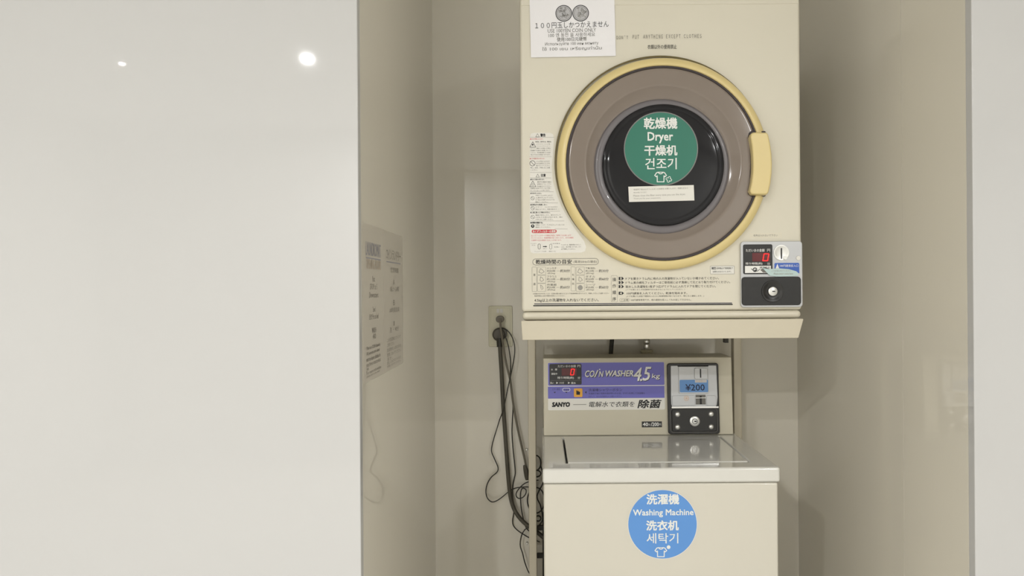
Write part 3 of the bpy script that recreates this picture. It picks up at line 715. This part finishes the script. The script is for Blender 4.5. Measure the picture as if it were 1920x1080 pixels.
vlathe([(.010, zz(690)), (.010, zz(669)), (.016, zz(668)), (.016, zz(660)), (.019, zz(659)), (.019, zz(656.5)), (.010, zz(655))]).build('hose_nut', 'pale_connector', tp)
def at(y, *pp):
    f = front(y)
    return [f.pt(*f.px(a, b)) for a, b in pp]
g = MB().tube(at(2.15, (1149, 618), (1147.5, 636), (1145, 668), (1142, 720), (1140, 800), (1138, 860)), .0066)
tag(origin(g.build('drain_hose', 'black_rubber'), at(2.15, (1147, 636))[0]), 'black hose hanging between dryer shelf and washer console', 'hose')

# ------------------------------------------------------------------ outlet and cords
FO = front(YB)
ol = thing('wall_outlet', tuple(FO.pt(*FO.px(938, 611))), 'ivory double wall outlet on the back wall left of the dryer', 'outlet')
MB().rect(FO, 916.3, 573.6, 961, 650, .0002, .006, 0, r=3).build('cover_plate', 'outlet_plastic', ol, bevel=.002)
MB().rect(FO, 920.5, 577.5, 957, 646, .006, .0075, 0, r=2).build('insert', 'outlet_plastic', ol, bevel=.0008)
MB().rect(FO, 931.5, 579, 936.4, 586.6, .0075, .0085, 0, r=.8).rect(FO, 938, 578.8, 943.2, 586.4, .0075, .0085, 0, r=.8).build('earth_terminal_cover', 'label_white', ol, bevel=.0003)
MB().rect(FO, 927.5, 591.5, 949, 605, .0075, .009, 0, r=3).build('socket', 'outlet_plastic', ol, bevel=.0006)
MB().rect(FO, 927.5, 622, 949, 636, .0075, .009, 0, r=3).build('socket', 'outlet_plastic', ol, bevel=.0006)

YC = 2.165
def cord(name, pts, r, m, label, cat='cable', group=None, n=8):
    """pts: (photo x, photo y, depth)"""
    P = []
    for x, y, d in pts: P += at(d, (x, y))
    return MB().tube(P, r, n=n), P
# thick power cord with its round black plug
pc = thing('power_cord', tuple(at(2.17, (936, 630))[0]), 'thick dark grey power cord on the lower socket of the outlet', 'power cord')
g, P = cord('', [(937, 638, 2.165), (938, 660, 2.165), (940.5, 700, 2.168), (943.5, 760, 2.17), (947, 810, 2.172), (950.5, 860, 2.172), (953.5, 900, 2.17), (957, 930, 2.168), (963, 952, 2.166), (972, 968, 2.163), (983, 980, 2.16), (992, 987, 2.158), (1006, 997, 2.155), (1024, 1012, 2.15)], .0062, '', '', n=12)
g.build('cable', 'dark_rubber', pc)
f2 = front(2.19)
MB().lathe(f2, 936.5, 626.5, [(11.5, .001), (12.5, .004), (12.5, .02), (10, .026), (.3, .027)], 0, 32, cap0=True, cap1=True).rect(f2, 929, 616, 951, 634, .001, .022, 0, r=6).build('plug', 'dark_rubber', pc, bevel=.001)
g = MB().tube(at(2.165, (936.3, 634), (937.3, 650)), .0088, n=12)
for i in range(4): g.tube(at(2.165, (936.6 + .2 * i, 638 + 3.4 * i), (936.8 + .2 * i, 639.6 + 3.4 * i)), .0098, n=12, sub=1)
g.build('strain_relief', 'black_rubber', pc)
# grey cord with oval plug on the upper socket
gc = thing('power_cord', tuple(at(2.17, (938, 598))[0]), 'slim brownish grey cord on the upper socket of the outlet', 'power cord')
g, P = cord('', [(938, 598, 2.158), (938.5, 612, 2.15), (941, 630, 2.150), (944.5, 655, 2.152), (950, 685, 2.155), (956.5, 712, 2.156), (959.5, 735, 2.157), (963.5, 765, 2.158), (970, 800, 2.158), (977, 832, 2.158), (984, 862, 2.158), (990, 890, 2.156), (1000, 930, 2.15)], .0033, '', '', n=10)
g.build('cable', 'grey_rubber', gc)
MB().rect(f2, 930.5, 592, 945.5, 604, .001, .026, 0, r=5.5).build('plug', 'grey_rubber', gc, bevel=.002)
MB().tube(at(2.157, (983.5, 872), (987, 886), (988, 900)), lambda t: .004 + .004 * math.sin(math.pi * t), n=10).build('cord_knot', 'dark_rubber', gc)
# thin black wires
W = [
 ('thin black wire swinging out left of the thick power cord', [(941, 615, 2.168), (947, 616.5, 2.162), (954.6, 623, 2.156), (961, 634, 2.153), (964.4, 646, 2.152), (964.8, 664, 2.152), (959.5, 695, 2.150), (952, 728.5, 2.148), (946, 758, 2.148), (942, 773, 2.155), (936.5, 788, 2.18), (931, 806, 2.182), (926, 822, 2.182), (922, 838, 2.182), (922, 848, 2.182), (927, 860, 2.182), (933.6, 876, 2.182), (932, 885, 2.182), (921, 895, 2.182), (913.5, 908, 2.182), (911, 922, 2.182), (914, 934, 2.182), (922, 941, 2.182), (931, 939, 2.182), (941, 932.5, 2.182), (954, 921.5, 2.182), (962, 917, 2.182), (972, 914, 2.178), (989, 913, 2.172), (1010, 915, 2.17)]),
 ('thin black wire hanging beside the slim grey cord', [(945, 628, 2.1605), (948.6, 634, 2.1605), (952, 644, 2.160), (954.8, 657, 2.160), (957.6, 680, 2.161), (957, 709, 2.163), (959.5, 738, 2.165), (961.8, 762, 2.166), (960.7, 789, 2.168), (960, 810, 2.17), (961.7, 839, 2.174), (966, 883, 2.184), (964, 897, 2.189), (961.5, 911, 2.193), (961, 930, 2.193), (964, 950, 2.191), (963, 964, 2.190), (961, 977, 2.189), (963, 986, 2.188), (970, 994, 2.186), (980, 1001, 2.18), (992, 1008, 2.175), (1012, 1016, 2.17)]),
 ('thin dark wire curling in a small loop against the stand post', [(1010, 900, 2.165), (989, 904, 2.165), (978, 911, 2.163), (971, 919, 2.162), (967.6, 926, 2.162), (969, 932, 2.162), (974, 934.6, 2.162), (981, 932, 2.163), (986, 925, 2.164), (986, 918, 2.165), (980, 915.5, 2.167), (976.5, 922, 2.168), (976, 935, 2.168), (977, 950, 2.171), (979.5, 965, 2.175), (983, 980, 2.176), (989, 993, 2.176), (1005, 1004, 2.176)]),
 ('thin black wire end trailing down by the foot of the post', [(1008, 985, 2.165), (988, 990.6, 2.163), (982, 996, 2.162), (978, 1004, 2.162), (975.6, 1016, 2.162), (976, 1026, 2.162), (980, 1038, 2.162), (983, 1051, 2.162), (987, 1063, 2.162), (992, 1074, 2.162), (1004, 1090, 2.162)]),
]
for i, (lb, pts) in enumerate(W):
    g, P = cord('', pts, .0017, '', '', n=8)
    o = g.build('thin_wire', 'black_rubber')
    tag(origin(o, P[0]), lb, 'wire', 'thin wires behind the machines')
# coiled leftover cable between post and washer
g = MB()
for i, (cx, cy, rx, ry) in enumerate(((1005, 868, 9, 14), (1006, 888, 8, 6), (1005, 938, 16, 24), (1009, 972, 5, 5))):
    P = []
    for k in range(15):
        a = 2 * math.pi * k / 14
        P += at(2.15 - .004 * i + .01 * math.sin(a), (cx + rx * math.cos(a), cy + ry * math.sin(a)))
    g.tube(P, .0021, n=6, cap=False)
g.tube(at(2.15, (1013, 872), (1017, 885), (1018, 905), (1007, 930), (1014, 950), (1017, 975), (1006, 990)), .0021, n=6)
tag(origin(g.build('cable_coil', 'black_rubber'), at(2.15, (1003, 880))[0]), 'coiled dark cable hanging behind the stand post and washer', 'cable')
g = MB()
for y in (988, 1040): g.rect(front(2.15), 1006, y - 4, 1022, y + 4, 0, .012, 0, r=2)
g.tube(at(2.165, (1019, 960), (1019, 1100)), .003)
tag(origin(g.build('cable_clamp_strip', 'black_rubber'), at(2.15, (1013, 988))[0]), 'dark clips on a cable in the slit between post and washer', 'cable clip')

# ------------------------------------------------------------------ posters on the left alcove wall
def sheet(y0, y1, label, rows, head, hm, rowmat):
    fr = Frame((XL + .0004, y0, 1.224), (0, 1, 0), (0, 0, 1))
    w = y1 - y0; g = MB()
    fr.k = 1.0
    g.poly(fr, [(w - .001, .149), (.001, .149), (.001, -.149), (w - .001, -.149)], 0, .0006, 0)
    class R(Frame):
        def px(s, x, y): return (x, y)
    r_ = R(fr.o, fr.u, fr.v)
    for t, a, b, z, hh, mi, bold in rows:
        g.text(r_, t, a * w, z - hh / 2, b * w, z + hh / 2, .001, mi, bold)
    g.poly(fr, [(.86 * w, head), (.14 * w, head), (.14 * w, head - .0022), (.86 * w, head - .0022)], .001, .001, 2)
    o = g.build('wall_poster', ['poster_paper', 'poster_grey', 'poster_blue', 'poster_orange', 'poster_pale'], None, smooth=0)
    return tag(origin(o, (XL, y0, 1.224)), label, 'poster', 'laundry posters on the left alcove wall')
sheet(1.322, 1.495, 'pale printed sheet with LAUNDROMAT heading at the outer edge of the left alcove wall', [
    ('LAUNDROMAT', .14, .86, .103, .026, 2, .004), ('OPENING HOURS', .16, .86, .074, .018, 3, .01), ('1st', .44, .56, .046, .011, 1, 0), ('STOP at 5', .32, .66, .031, .011, 1, 0), ('Downstairs', .28, .72, .015, .011, 1, 0),
    ('2nd', .44, .56, -.013, .010, 1, 0), ('8:00 Pm to bed', .28, .72, -.027, .011, 1, 0), ('WASH', .40, .60, -.054, .010, 1, .01), ('40', .44, .58, -.066, .010, 1, .01),
    ('This is a COIN laundry', .14, .80, -.086, .008, 1, .01), ('All persons are asked', .14, .76, -.096, .008, 1, .01), ('not to leave clothes in', .14, .80, -.106, .008, 1, .01), ('machines unattended', .14, .82, -.116, .008, 1, 0), ('yet.', .14, .25, -.125, .007, 1, 0),
    ('For more information', .14, .84, -.1315, .006, 1, 0), ('please ask at the desk', .14, .76, -.1385, .005, 1, 0), ], .0865, 2, 1)
sheet(1.495, 1.705, 'pale printed sheet with Japanese heading, further in on the left alcove wall', [
    ('コインランドリー', .14, .88, .101, .022, 4, .004), ('営業時間', .34, .74, .068, .012, 4, 0), ('A', .46, .54, .041, .012, 1, 0), ('1階から2階', .3, .76, .026, .011, 4, 0), ('B', .46, .54, -.004, .012, 1, 0), ('10時間営業', .28, .78, -.020, .011, 4, 0),
    ('1', .47, .52, -.050, .010, 4, 0), ('洗 ・ 40分', .28, .74, -.063, .012, 4, 0), ('この洗濯機はコインで', .14, .84, -.083, .008, 4, 0), ('ご利用ください。', .14, .5, -.093, .008, 4, 0), ('洗濯物を入れたまま', .14, .84, -.104, .008, 4, 0), ('放置しないでください。', .14, .86, -.114, .008, 4, 0),
    ('また、', .16, .4, -.123, .007, 4, 0), ('詳しくはフロントまで', .14, .84, -.131, .007, 4, 0), ('お問い合わせください。', .14, .84, -.1385, .005, 4, 0)], .0855, 2, 1)
